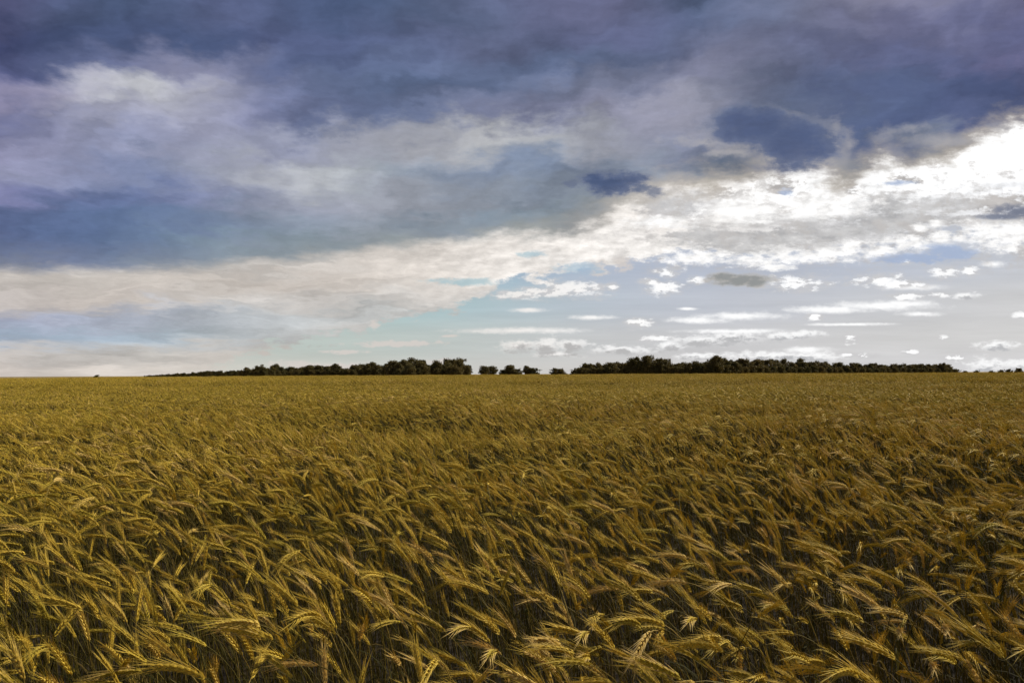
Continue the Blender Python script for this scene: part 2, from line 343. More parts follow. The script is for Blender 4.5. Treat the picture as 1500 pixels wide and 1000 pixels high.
def plant_material(name, a, b, c, trans=0.3, rough=0.6, spec=0.25, patch=0.5):
    """two hues mixed by plant and by patches of the field, with a fine grain"""
    m, g = mat_base(name)
    oi = g.new('ShaderNodeObjectInfo')
    geo = g.new('ShaderNodeNewGeometry')
    big = g.noise(geo.outputs['Position'], 0.45, 3, 0.6)
    grain = g.noise(geo.outputs['Position'], 160.0, 2, 0.6)
    f = g.m('MULTIPLY_ADD', g.m('SUBTRACT', big, 0.5), 1.6 * patch, oi.outputs['Random'])
    colr = g.ramp(f, [(0.0, a), (0.5, b), (0.85, b), (1.0, c)])
    colr = g.v('SCALE', colr, scale=g.step(grain, 0.3, 0.7, 0.72, 1.22, smooth=False))
    p = g.new('ShaderNodeBsdfPrincipled')
    g.put(p.inputs['Base Color'], colr)
    p.inputs['Roughness'].default_value = rough
    p.inputs['Specular IOR Level'].default_value = spec
    tr = g.new('ShaderNodeBsdfTranslucent')
    g.put(tr.inputs[0], colr)
    mx = g.new('ShaderNodeMixShader')
    mx.inputs[0].default_value = trans
    g.t.links.new(p.outputs[0], mx.inputs[1])
    g.t.links.new(tr.outputs[0], mx.inputs[2])
    finish(g, mx.outputs[0])
    return m

M_EAR = plant_material('rye_ear', (0.49, 0.38, 0.040), (0.69, 0.50, 0.064), (0.80, 0.58, 0.17), 0.27, 0.6, 0.15)
M_AWN = plant_material('rye_awn', (0.54, 0.43, 0.058), (0.72, 0.53, 0.09), (0.82, 0.61, 0.21), 0.35, 0.6, 0.15)
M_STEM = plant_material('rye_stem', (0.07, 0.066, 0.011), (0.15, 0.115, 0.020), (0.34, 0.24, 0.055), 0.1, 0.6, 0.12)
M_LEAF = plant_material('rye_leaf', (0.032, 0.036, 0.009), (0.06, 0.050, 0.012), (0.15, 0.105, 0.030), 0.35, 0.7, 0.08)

def soil_material():
    m, g = mat_base('field_soil')
    geo = g.new('ShaderNodeNewGeometry')
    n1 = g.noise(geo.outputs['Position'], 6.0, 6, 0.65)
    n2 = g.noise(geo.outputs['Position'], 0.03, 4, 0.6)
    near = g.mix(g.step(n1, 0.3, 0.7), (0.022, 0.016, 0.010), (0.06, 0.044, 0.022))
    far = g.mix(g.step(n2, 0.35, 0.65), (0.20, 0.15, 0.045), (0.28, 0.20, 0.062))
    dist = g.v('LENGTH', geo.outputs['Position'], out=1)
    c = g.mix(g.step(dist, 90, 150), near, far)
    p = g.new('ShaderNodeBsdfPrincipled')
    g.put(p.inputs['Base Color'], c)
    p.inputs['Roughness'].default_value = 0.95
    b = g.new('ShaderNodeBump')
    b.inputs['Strength'].default_value = 0.6
    b.inputs['Distance'].default_value = 0.05
    g.t.links.new(n1, b.inputs['Height'])
    g.t.links.new(b.outputs[0], p.inputs['Normal'])
    finish(g, p.outputs[0])
    return m
M_SOIL = soil_material()

def foliage_material(name, a, b, trans=0.3):
    m, g = mat_base(name)
    oi = g.new('ShaderNodeObjectInfo')
    geo = g.new('ShaderNodeNewGeometry')
    n = g.noise(geo.outputs['Position'], 0.55, 4, 0.65)
    f = g.m('MULTIPLY_ADD', oi.outputs['Random'], 0.5, g.step(n, 0.3, 0.7, 0.0, 0.5))
    c = g.mix(f, a, b)
    p = g.new('ShaderNodeBsdfPrincipled')
    g.put(p.inputs['Base Color'], c)
    p.inputs['Roughness'].default_value = 0.7
    p.inputs['Specular IOR Level'].default_value = 0.2
    tr = g.new('ShaderNodeBsdfTranslucent')
    g.put(tr.inputs[0], c)
    mx = g.new('ShaderNodeMixShader')
    mx.inputs[0].default_value = trans
    g.t.links.new(p.outputs[0], mx.inputs[1])
    g.t.links.new(tr.outputs[0], mx.inputs[2])
    finish(g, mx.outputs[0])
    return m
M_FOL = foliage_material('tree_leaves', (0.066, 0.066, 0.019), (0.165, 0.122, 0.036))

def bark_material():
    m, g = mat_base('bark')
    geo = g.new('ShaderNodeNewGeometry')
    n = g.noise(geo.outputs['Position'], 7.0, 5, 0.65)
    p = g.new('ShaderNodeBsdfPrincipled')
    g.put(p.inputs['Base Color'], g.mix(n, (0.045, 0.034, 0.024), (0.16, 0.125, 0.09)))
    p.inputs['Roughness'].default_value = 0.9
    finish(g, p.outputs[0])
    return m
M_BARK = bark_material()

# ------------------------------------------------------------------ mesh helpers
class MB:
    def __init__(self):
        self.v, self.f, self.mi = [], [], []
    def add(self, verts, faces, mi=0):
        o = len(self.v)
        self.v += [tuple(p) for p in verts]
        self.f += [tuple(i + o for i in q) for q in faces]
        self.mi += [mi] * len(faces)
    def join(self, other, mi=None):
        o = len(self.v)
        self.v += other.v
        self.f += [tuple(i + o for i in q) for q in other.f]
        self.mi += (other.mi if mi is None else [mi] * len(other.f))
    def tube(self, pts, rad, n=4, mi=0, cap=True):
        rings = []
        k = len(pts)
        for i, p in enumerate(pts):
            a, b = pts[max(0, i - 1)], pts[min(k - 1, i + 1)]
            t = (b - a).normalized()
            ref = Vector((0, 1, 0)) if abs(t.y) < 0.9 else Vector((1, 0, 0))
            s = t.cross(ref).normalized()
            q = s.cross(t)
            rings.append([p + (s * math.cos(2 * PI * j / n) + q * math.sin(2 * PI * j / n)) * rad[i] for j in range(n)])
        vs_ = [v for r in rings for v in r]
        fs = [(i * n + j, i * n + (j + 1) % n, (i + 1) * n + (j + 1) % n, (i + 1) * n + j) for i in range(k - 1) for j in range(n)]
        if cap:
            fs.append(tuple((k - 1) * n + j for j in range(n)))
        self.add(vs_, fs, mi)
    def mesh(self, name, mats, smooth=False):
        me = bpy.data.meshes.new(name)
        me.from_pydata(self.v, [], self.f)
        for m in mats:
            me.materials.append(m)
        me.polygons.foreach_set('material_index', self.mi)
        if smooth:
            me.polygons.foreach_set('use_smooth', [True] * len(self.f))
        me.update()
        return me

def obj(name, me, parent=None, loc=None):
    o = bpy.data.objects.new(name, me)
    COL.objects.link(o)
    if parent is not None:
        o.parent = parent
    if loc is not None:
        o.location = loc
    return o

# ------------------------------------------------------------------ terrain
def ground_z(x, y):
    """almost level, swelling gently to a crest in front of the far trees"""
    d = np.hypot(x, y)
    s = np.clip((d - 25.0) / 115.0, 0, 1)
    s = s * s * (3 - 2 * s)
    rise = 0.07 + 0.10 * np.exp(-((x / np.maximum(d, 1.0) - 0.12) / 0.45) ** 2)
    w = 0.05 * np.sin(x * 0.19 + 1.3) * np.sin(y * 0.11 + 0.4) + 0.04 * np.sin(x * 0.05 + y * 0.07)
    return rise * s + w * np.clip(d / 12.0, 0, 1) * np.clip(1.2 - d / 900.0, 0, 1) - np.clip((d - 170) / 400.0, 0, 1.4) * 0.9

def build_ground():
    rad = [0.0, 0.6, 1.2, 2, 3, 4, 5, 6, 7, 8.5, 10, 12, 14, 17, 20, 24, 28, 33, 39, 46, 54, 63, 73, 84, 96, 108, 120, 132, 145, 160, 185, 220, 270, 340, 440, 600, 850, 1200, 1800, 2800, 4500, 8000]
    n = 120
    vs_, fs = [], []
    for r in rad:
        a = np.arange(n) * 2 * PI / n
        x, y = r * np.sin(a), r * np.cos(a)
        z = ground_z(x, y)
        vs_ += list(zip(x.tolist(), y.tolist(), z.tolist()))
    for i in range(len(rad) - 1):
        for j in range(n):
            k = (j + 1) % n
            fs.append((i * n + j, i * n + k, (i + 1) * n + k, (i + 1) * n + j))
    mb = MB()
    mb.add(vs_, fs)
    o = obj('ground', mb.mesh('ground', [M_SOIL], True))
    o['kind'] = 'structure'
build_ground()

# ------------------------------------------------------------------ rye plants
class Axis:
    """centre line of one stalk: rises from the origin, leans and nods towards +X"""
    def __init__(self, r, stem, ear, lean, bend, side, peduncle):
        self.L, self.E = stem, ear
        self.lean, self.bend, self.side, self.ped = lean, bend, side, peduncle
        n = 80
        self.ds = (stem + ear * 1.6) / n
        p, self.p = Vector((0, 0, 0)), []
        self.th = []
        for i in range(n + 1):
            s = i * self.ds
            th = self.theta(s)
            self.p.append(p.copy())
            self.th.append(th)
            p = p + self.tan(s) * self.ds
    def theta(self, s):
        q = min(1.0, max(0.0, (s - (self.L - self.ped)) / (self.ped + 0.8 * self.E)))
        return self.lean * min(1.0, s / self.L) ** 0.7 + self.bend * q * q * (3 - 2 * q) ** 0.5
    def tan(self, s):
        th = self.theta(s)
        ph = self.side * (s / self.L) ** 2
        return Vector((math.sin(th) * math.cos(ph), math.sin(th) * math.sin(ph), math.cos(th))).normalized()
    def at(self, s):
        i = min(len(self.p) - 2, int(s / self.ds))
        f = s / self.ds - i
        return self.p[i].lerp(self.p[i + 1], min(1.0, f))

def stem_part(ax, segs, n, r0=0.0019, r1=0.0011, s0=0.0):
    mb = MB()
    ss = [s0 + (ax.L + 0.004 - s0) * (1 - (1 - i / segs) ** 1.5) for i in range(segs + 1)]
    mb.tube([ax.at(s) for s in ss], [r0 + (r1 - r0) * s / ax.L for s in ss], n)
    return mb

def frame(t):
    ref = Vector((0, 1, 0)) if abs(t.y) < 0.9 else Vector((1, 0, 0))
    a = t.cross(ref).normalized()
    return a, a.cross(t).normalized()

def ear_part(ax, r, fine=True, tw=None):
    """two facing ranks of overlapping spikelets along a thin rachis"""
    mb = MB()
    aw = MB()
    L, E = ax.L, ax.E
    twist = r.uniform(0, PI) if tw is None else tw
    n = int(E / 0.0060) if fine else 7
    for k in range(n):
        f = k / (n - 1)
        s = L + E * f * 0.93
        c, t = ax.at(s), ax.tan(s)
        a, b = frame(t)
        a, b = a * math.cos(twist) + b * math.sin(twist), b * math.cos(twist) - a * math.sin(twist)
        env = (0.72 + 0.5 * math.sin(PI * min(1, f * 0.9 + 0.12))) * (1.0 if f < 0.85 else 1.0 - (f - 0.85) * 3.2)
        for sg in ((1, -1) if fine else (1,)):
            sd_ = 1 if k % 2 else -1
            if fine:
                out = (a * sd_ + b * 0.55 * sg).normalized()
                ln, wd = 0.0175 * r.uniform(0.9, 1.15) * (0.75 + 0.25 * env), 0.0029 * env
                d = (t * 0.94 + out * r.uniform(0.20, 0.36)).normalized()
                o = c + out * 0.0012
            else:
                out = (a * sd_).normalized()
                ln, wd = E * 0.30, 0.0046 * env
                d = (t * 0.95 + out * 0.26).normalized()
                o = c + out * 0.001
            u1_, u2_ = frame(d)
            m = o + d * ln * 0.42
            tip = o + d * ln
            ring = [m + u1_ * wd, m + u2_ * wd * 0.85, m - u1_ * wd, m - u2_ * wd * 0.85]
            mb.add([o] + ring + [tip], [(0, 2, 1), (0, 3, 2), (0, 4, 3), (0, 1, 4), (5, 1, 2), (5, 2, 3), (5, 3, 4), (5, 4, 1)])
            al = r.uniform(0.026, 0.050) * (1.0 if f > 0.15 else 0.6)
            ad = (t * 1.0 + out * r.uniform(0.14, 0.30) + Vector((0, 0, -0.05))).normalized()
            q1, q2 = frame(ad)
            wa = 0.0007 if fine else 0.0013
            e1 = tip - d * 0.002
            bnd = t * 0.003
            aw.add([e1 + q1 * wa, e1 - q1 * wa, e1 + q2 * wa * 1.6, e1 + ad * al + bnd], [(0, 1, 3), (1, 2, 3), (2, 0, 3)])
    return mb, aw

def leaf_part(ax, r, s, length, width, segs=6, fold=0.35):
    mb = MB()
    p = ax.at(s)
    az = r.gauss(0.0, 1.0)
    el = r.uniform(0.3, 0.7)
    droop = r.uniform(1.2, 2.6)
    vs_, fs = [], []
    for i in range(segs + 1):
        f = i / segs
        th = el + droop * f * f
        ph = az * (1 - 0.5 * f)
        d = Vector((math.sin(th) * math.cos(ph), math.sin(th) * math.sin(ph), math.cos(th)))
        if i:
            p = p + d * (length / segs)
        sdv = Vector((-math.sin(ph), math.cos(ph), 0))
        up = sdv.cross(d)
        wdt = width * (0.55 + 0.9 * f if f < 0.4 else 0.91 * (1 - ((f - 0.4) / 0.6) ** 1.8)) * 0.5 + 0.0002
        vs_ += [p + sdv * wdt + up * wdt * fold, p, p - sdv * wdt + up * wdt * fold]
    for i in range(segs):
        a = i * 3
        fs += [(a, a + 3, a + 4, a + 1), (a + 1, a + 4, a + 5, a + 2)]
    mb.add(vs_, fs)
    return mb

POST = ['upright', 'leaning', 'arching', 'nodding']
def make_axis(r, posture):
    lean, bend = {'upright': (r.uniform(2, 12), r.uniform(14, 40)), 'leaning': (r.uniform(10, 24), r.uniform(24, 50)),
                  'arching': (r.uniform(6, 20), r.uniform(46, 76)), 'nodding': (r.uniform(3, 16), r.uniform(78, 112))}[posture]
    return Axis(r, r.uniform(1.02, 1.14), r.uniform(0.074, 0.108), R(lean), R(bend), r.uniform(-0.5, 0.5), r.uniform(0.16, 0.32))

FINE = []          # (posture, dict of part meshes)
PROTO = bpy.data.collections.new('rye_sources')     # source shapes of the mass of rye, not in the scene itself
RYE_MATS = [M_EAR, M_AWN, M_STEM, M_LEAF]
LOD = {0: [], 1: [], 2: [], 3: []}
proto_list = []
def add_proto(lod, mb, posture, top):
    o = bpy.data.objects.new('rye_source_%02d' % len(proto_list), mb.mesh('rye_plant', RYE_MATS))
    PROTO.objects.link(o)
    LOD[lod].append((len(proto_list), posture, top))
    proto_list.append(o)

for k in range(16):
    r = random.Random(100 + k)
    posture = POST[(k * 5 + k // 4) % 4]
    ax = make_axis(r, posture)
    st = stem_part(ax, 14, 5)
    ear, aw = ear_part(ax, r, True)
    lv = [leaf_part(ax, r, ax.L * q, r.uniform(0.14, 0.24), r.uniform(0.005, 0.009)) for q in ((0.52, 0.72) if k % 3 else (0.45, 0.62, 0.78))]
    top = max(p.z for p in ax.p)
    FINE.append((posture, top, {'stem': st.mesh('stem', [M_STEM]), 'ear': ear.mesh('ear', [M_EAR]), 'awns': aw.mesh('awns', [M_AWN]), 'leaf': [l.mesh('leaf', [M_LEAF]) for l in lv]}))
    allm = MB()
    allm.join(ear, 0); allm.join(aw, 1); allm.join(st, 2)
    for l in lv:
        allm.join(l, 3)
    add_proto(0, allm, posture, top)
for k in range(12):
    r = random.Random(300 + k)
    posture = POST[k % 4]
    ax = make_axis(r, posture)
    allm = MB()
    ear, aw = ear_part(ax, r, False)
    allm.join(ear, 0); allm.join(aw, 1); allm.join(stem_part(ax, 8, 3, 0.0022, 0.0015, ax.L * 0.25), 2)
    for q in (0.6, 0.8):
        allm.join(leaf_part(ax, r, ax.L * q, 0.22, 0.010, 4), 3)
    add_proto(1, allm, posture, max(p.z for p in ax.p))

def coarse(r, posture, ox=0.0, oy=0.0, sc=1.0, fat=1.0, leafy=True):
    """a stalk for far rows: spindle ear, tuft of awns, upper stem"""
    ax = make_axis(r, posture)
    allm = MB()
    E, L = ax.E, ax.L
    s_ = [L, L + E * 0.3, L + E * 0.75, L + E * 1.08]
    mb = MB(); mb.tube([ax.at(s) for s in s_], [0.0030 * fat, 0.0060 * fat, 0.0053 * fat, 0.001 * fat], 4)
    allm.join(mb, 0)
    aw = MB()
    for q in range(4):
        s = L + E * (0.35 + 0.2 * q)
        c, t = ax.at(s), ax.tan(s)
        a, b = frame(t)
        o = (a * math.cos(q * 2.4) + b * math.sin(q * 2.4))
        e = c + (t + o * 0.35).normalized() * 0.06
        aw.add([c + a * 0.0012 * fat, c - a * 0.0012 * fat, e], [(0, 1, 2)])
    allm.join(aw, 1)
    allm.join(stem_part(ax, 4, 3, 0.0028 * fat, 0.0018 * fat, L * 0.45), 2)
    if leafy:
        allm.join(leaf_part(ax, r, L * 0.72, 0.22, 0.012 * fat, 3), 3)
    allm.v = [((v[0]) * sc + ox, v[1] * sc + oy, v[2] * sc) for v in allm.v]
    return allm, max(p.z for p in ax.p)
for k in range(12):
    mb, top = coarse(random.Random(500 + k), POST[k % 4])
    add_proto(2, mb, POST[k % 4], top)
for k in range(10):
    r = random.Random(700 + k)
    allm = MB()
    for q in range(11):
        mb, top = coarse(r, r.choice(POST), r.uniform(-0.3, 0.3), r.uniform(-0.3, 0.3), r.uniform(0.9, 1.04), 1.35, q % 3 == 0)
        allm.join(mb)
    add_proto(3, allm, 'arching', 1.0)

# smooth random fields over the field: height, wind heading, how far the ears have nodded
def vnoise(x, y, cell, seed):
    g_ = np.random.default_rng(seed).random((256, 256))
    u, v = x / cell + 1000.0, y / cell + 1000.0
    i, j = np.floor(u).astype(int), np.floor(v).astype(int)
    fu, fv = u - i, v - j
    fu, fv = fu * fu * (3 - 2 * fu), fv * fv * (3 - 2 * fv)
    a = lambda p, q: g_[p % 256, q % 256]
    return (a(i, j) * (1 - fu) + a(i + 1, j) * fu) * (1 - fv) + (a(i, j + 1) * (1 - fu) + a(i + 1, j + 1) * fu) * fv

def scatter(d0, d1, dens, half=R(42), side=1.3):
    """jittered grid in a wedge in front of the camera"""
    st = 1 / math.sqrt(dens)
    w = d1 * math.sin(half) + side
    xs = np.arange(-w, w, st)
    ys = np.arange(-0.4, d1, st)
    X, Y = np.meshgrid(xs, ys)
    X = (X + (rng.random(X.shape) - 0.5) * st * 1.5).ravel()
    Y = (Y + (rng.random(Y.shape) - 0.5) * st * 1.5).ravel()
    d = np.hypot(X, Y)
    keep = (d >= d0) & (d < d1) & (np.abs(X) < side + np.maximum(Y, 0) * math.tan(half))
    return X[keep], Y[keep]

pts = []          # x, y, z, yaw, tilt x, tilt y, scale, prototype
for lod, d0, d1, dens in ((0, 0.85, 5.5, 175), (1, 5.5, 14, 180), (2, 14, 42, 120), (3, 42, 165, 7.0)):
    X, Y = scatter(d0, d1, dens)
    n = len(X)
    H = 0.81 + 0.16 * vnoise(X, Y, 1.1, 1) + 0.11 * vnoise(X, Y, 4.0, 2) + 0.08 * vnoise(X, Y, 0.35, 8)
    yaw = PI + 0.10 + (vnoise(X, Y, 1.6, 3) - 0.5) * 1.5 + (vnoise(X, Y, 6.0, 4) - 0.5) * 0.7 + rng.normal(0, 0.72, n)
    nod = 0.6 * vnoise(X, Y, 0.9, 5) + 0.4 * vnoise(X, Y, 5.0, 6)
    lst = LOD[lod]
    if lod < 3:
        by = {p: [q for q in lst if q[1] == p] for p in POST}
        z = nod + rng.normal(0, 0.28, n)
        pi = np.digitize(z, [0.30, 0.60, 0.86])
        pick = np.array([by[POST[a]][int(b * len(by[POST[a]]))][0] for a, b in zip(pi, rng.random(n))])
        tops = {q[0]: q[2] for q in lst}
        base = np.array([1.0 / tops[q] for q in pick])
    else:
        pick = np.array([lst[int(b * len(lst))][0] for b in rng.random(n)])
        base = np.ones(n)
    sc = base * H * (1.06 - np.abs(rng.normal(0, 0.13, n))) * 1.10
    sc = np.clip(sc, 0.6, 1.35)
    Z = ground_z(X, Y) - 0.01
    for row in zip(X, Y, Z, yaw, rng.normal(0, 0.10, n), rng.normal(0.02, 0.10, n), sc, pick):
        pts.append(row)
pts = np.array(pts)

# the stalks that show largest in the photograph become things of their own
tan_h = 750 / F
ear_h = EYE - 1.0
dist = np.hypot(pts[:, 0], pts[:, 1])
bottom = 0.85 * (EYE - 1.02) / (500 / F - math.tan(PITCH))
cand = np.where((np.abs(pts[:, 0]) < tan_h * pts[:, 1] * 1.02) & (pts[:, 1] > bottom * 1.02) & (dist < 5.5))[0]
cand = cand[np.argsort(dist[cand])][:300]
keep = np.ones(len(pts), bool)
keep[cand] = False
mass = pts[keep]
single = pts[cand]

def build_mass():
    me = bpy.data.meshes.new('rye_field')
    me.vertices.add(len(mass))
    me.vertices.foreach_set('co', mass[:, :3].astype(np.float32).ravel())
    a = me.attributes.new('rot', 'FLOAT_VECTOR', 'POINT')
    a.data.foreach_set('vector', np.stack([mass[:, 4], mass[:, 5], mass[:, 3]], 1).astype(np.float32).ravel())
    a = me.attributes.new('size', 'FLOAT', 'POINT')
    a.data.foreach_set('value', mass[:, 6].astype(np.float32))
    a = me.attributes.new('which', 'INT', 'POINT')
    a.data.foreach_set('value', mass[:, 7].astype(np.int32))
    o = obj('rye_field', me)
    o['kind'] = 'stuff'
    o['label'] = 'golden ripe rye field nodding in the wind as far as the trees'
    o['category'] = 'rye'
    ng = bpy.data.node_groups.new('rye_field', 'GeometryNodeTree')
    ng.interface.new_socket('Geometry', in_out='INPUT', socket_type='NodeSocketGeometry')
    ng.interface.new_socket('Geometry', in_out='OUTPUT', socket_type='NodeSocketGeometry')
    N = ng.nodes
    gi, go = N.new('NodeGroupInput'), N.new('NodeGroupOutput')
    ci = N.new('GeometryNodeCollectionInfo')
    ci.inputs['Collection'].default_value = PROTO
    ci.inputs['Separate Children'].default_value = True
    ci.inputs['Reset Children'].default_value = True
    iop = N.new('GeometryNodeInstanceOnPoints')
    iop.inputs['Pick Instance'].default_value = True
    def attr(name, typ):
        q = N.new('GeometryNodeInputNamedAttribute')
        q.data_type = typ
        q.inputs['Name'].default_value = name
        return q.outputs['Attribute']
    e2r = N.new('FunctionNodeEulerToRotation')
    ng.links.new(attr('rot', 'FLOAT_VECTOR'), e2r.inputs[0])
    ng.links.new(gi.outputs[0], iop.inputs['Points'])
    ng.links.new(ci.outputs[0], iop.inputs['Instance'])
    ng.links.new(attr('which', 'INT'), iop.inputs['Instance Index'])
    ng.links.new(e2r.outputs[0], iop.inputs['Rotation'])
    ng.links.new(attr('size', 'FLOAT'), iop.inputs['Scale'])
    ng.links.new(iop.outputs[0], go.inputs[0])
    md = o.modifiers.new('rye', 'NODES')
    md.node_group = ng
build_mass()

BANDS = ['at left edge', 'near left corner', 'left of centre', 'slightly left of centre', 'at bottom centre', 'slightly right of centre', 'right of centre', 'near right corner', 'at right edge']
def build_singles():
    fine_ids = [q[0] for q in LOD[0]]
    med = np.median(np.hypot(single[:, 0], single[:, 1]))
    protos = {}
    for x, y, z, yaw, tx, ty, sc, which in single:
        idx = fine_ids.index(int(which))
        posture, top, parts = FINE[idx]
        if idx not in protos:
            root = obj('rye_stalk', None)
            root.empty_display_size = 0.05
            kids = [obj('stem', parts['stem'], root)]
            e = obj('ear', parts['ear'], root)
            kids += [e, obj('awns', parts['awns'], e)]
            for l in parts['leaf']:
                kids.append(obj('leaf', l, root))
            protos[idx] = (root, kids, e)
        else:
            root0, kids0, e0 = protos[idx]
            root = root0.copy()
            COL.objects.link(root)
            e = e0.copy()
            COL.objects.link(e)
            e.parent = root
            for q in kids0:
                if q is e0:
                    continue
                c = q.copy()
                COL.objects.link(c)
                c.parent = e if q.parent is e0 else root
        root.location = (x, y, z)
        root.rotation_euler = (tx, ty, yaw)
        root.scale = (sc, sc, sc)
        fx = (x / y / tan_h) * 0.5 + 0.5
        band = BANDS[min(8, max(0, int(fx * 9)))]
        row = 'front row' if math.hypot(x, y) < med else 'second row'
        dr = ((yaw - PI + PI) % (2 * PI)) - PI
        way = 'leftwards' if abs(dr) < 0.55 else ('towards viewer' if dr > 0 else 'away leftwards')
        ht = 'tall' if sc * top > 1.0 else 'short'
        root['label'] = '%s golden rye stalk %s %s, %s %s' % (ht, posture, way, row, band)
        root['category'] = 'rye'
        root['group'] = 'nearest rye stalks along the bottom of the field'
build_singles()

# ------------------------------------------------------------------ trees
def tree_meshes(seed, kind):
    """trunk with limbs, and a crown of leaf-sized faces in clumps; about 10 m tall"""
    r = random.Random(seed)
    H = 10.0
    tr, cr = MB(), MB()
    wide = {'rounded': 3.4, 'spreading': 4.4, 'ragged': 3.0, 'slender': 1.9, 'domed': 3.8, 'twin-topped': 3.4, 'bare': 1.8, 'low bushy': 4.2}[kind]
    base = {'slender': 0.8, 'low bushy': 0.1, 'bare': 2.5}.get(kind, 0.9)
    top = Vector((r.uniform(-.5, .5), r.uniform(-.5, .5), H * (0.86 if kind != 'low bushy' else 0.6)))
    if kind == 'bare':
        top.z = H
    n = 7
    spine = [Vector((top.x * (i / n) ** 1.5 + (r.uniform(-.12, .12) if 0 < i < n else 0), top.y * (i / n) ** 1.5, top.z * i / n)) for i in range(n + 1)]
    tr.tube(spine, [0.26 * (1 - 0.86 * i / n) + (0.08 if i == 0 else 0) for i in range(n + 1)], 7)
    clumps = []
    nl = {'bare': 16, 'slender': 16}.get(kind, 20)
    for k in range(nl):
        f = r.uniform(0.18, 0.97)
        i = min(n - 1, int(f * n))
        p0 = spine[i].lerp(spine[i + 1], f * n - i)
        az = k * 2.4 + r.uniform(-.5, .5)
        prof = math.sin(PI * min(1, 0.16 + 0.80 * f)) ** 0.7
        ln = wide * prof * r.uniform(0.55, 1.05)
        if kind == 'twin-topped' and f > 0.6:
            az = (0.2 if k % 2 else PI - 0.1) + r.uniform(-.4, .4)
        up = r.uniform(0.25, 0.9) * ln
        p1 = p0 + Vector((math.cos(az) * ln * .5, math.sin(az) * ln * .5, up * .35))
        p2 = p0 + Vector((math.cos(az) * ln, math.sin(az) * ln, up))
        if p2.z > H:
            p2.z = H - r.uniform(0, .4)
        r0 = 0.09 * (1 - 0.6 * f) + 0.02
        tr.tube([p0, p1, p2], [r0, r0 * .6, r0 * .2], 5)
        for q in range(3 if kind != 'bare' else 5):
            pb = p0.lerp(p2, r.uniform(.4, 1))
            pe = pb + Vector((r.uniform(-1, 1), r.uniform(-1, 1), r.uniform(-.1, 1.1))) * (0.9 if kind != 'bare' else 0.7)
            tr.tube([pb, pe], [r0 * .4, r0 * .15], 4)
            clumps.append((pe, r.uniform(.5, 1.0)))
        clumps.append((p2, r.uniform(.6, 1.15)))
        clumps.append((p1, r.uniform(.6, 1.05)))
    for s in spine[2:]:
        clumps.append((s + Vector((r.uniform(-.6, .6), r.uniform(-.6, .6), r.uniform(0, .5))), r.uniform(.7, 1.2)))
    if kind != 'bare' and kind != 'slender':
        for k in range(64):
            az, zz = r.uniform(0, 2 * PI), r.uniform(-0.95, 0.92)
            q = math.sqrt(1 - zz * zz) * r.uniform(0.35, 1.0)
            lump = 0.86 + 0.14 * math.sin(3 * az + seed) * math.cos(4 * zz + seed)
            hc = (H * 0.5 if kind != 'low bushy' else H * 0.3)
            clumps.append((Vector((math.cos(az) * wide * q * lump, math.sin(az) * wide * q * lump, hc + base * 0.5 + zz * (hc - 1.0) * lump)), r.uniform(.8, 1.4)))
    if kind == 'bare':
        clumps = r.sample(clumps, 34)
    for c, rad in clumps:
        m = int(30 * rad * rad) if kind != 'bare' else 10
        for _ in range(m):
            d = Vector((r.gauss(0, 1), r.gauss(0, 1), r.gauss(0, .8)))
            d = d.normalized() * rad * r.random() ** 0.45
            p = c + d
            nrm = (d + Vector((r.gauss(0, .5), r.gauss(0, .5), r.gauss(0, .5) + .2))).normalized()
            a, b = frame(nrm)
            s = r.uniform(0.14, 0.30)
            ph = r.uniform(0, PI)
            e1, e2 = a * math.cos(ph) + b * math.sin(ph), b * math.cos(ph) - a * math.sin(ph)
            cr.add([p - e1 * s * 1.5, p - e2 * s * .7, p + e1 * s * 1.5, p + e2 * s * .7], [(0, 1, 2, 3)])
    return tr.mesh('trunk', [M_BARK], True), cr.mesh('crown', [M_FOL])

KINDS = ['rounded', 'spreading', 'ragged', 'slender', 'domed', 'twin-topped', 'bare', 'low bushy']
TREES = {k: [tree_meshes(900 + 10 * i + j, k) for j in range(2)] for i, k in enumerate(KINDS)}
TREE_PROTO = {}
LINE = lambda x: 552.5 - 8.0 * x / 1500 - 1.6 * math.sin(PI * min(1, max(0, x / 1500)))     # where the rye meets the sky

def plant_tree(x, hpx, kind, label, group, dist=None, wide=1.0, j=None):
    """x: photograph column; hpx: height showing above the rye, in photograph pixels"""
    j = rnd.randrange(2) if j is None else j
    d = dist or 420.0
    dirn = look(x, LINE(x) - hpx)
    k = d / math.hypot(dirn.x, dirn.y)
    px_, py_ = dirn.x * k, dirn.y * k
    z0 = float(ground_z(np.array(px_), np.array(py_)))
    top = EYE + dirn.z * k
    h_ = max(1.2, top - z0)
    key = (kind, j)
    name = 'bush' if kind == 'low bushy' else 'tree'
    if key not in TREE_PROTO:
        root = obj(name, None)
        a = obj('trunk', TREES[kind][j][0], root)
        b = obj('crown', TREES[kind][j][1], root)
        TREE_PROTO[key] = (root, (a, b))
    else:
        r0, kids = TREE_PROTO[key]
        root = r0.copy()
        COL.objects.link(root)
        for q in kids:
            c = q.copy()
            COL.objects.link(c)
            c.parent = root
    zt = max(v.co.z for v in TREES[kind][j][1].vertices)
    s = h_ / zt
    root.location = (px_, py_, z0 - 0.05)
    root.scale = (s * wide, s * wide, s)
    root.rotation_euler = (0, 0, rnd.uniform(0, 2 * PI))
    root['label'] = label
    root['category'] = 'bush' if kind == 'low bushy' else 'tree'
    root['group'] = group
    return root

def interp(pts_, x):
    return float(np.interp(x, [p[0] for p in pts_], [p[1] for p in pts_]))

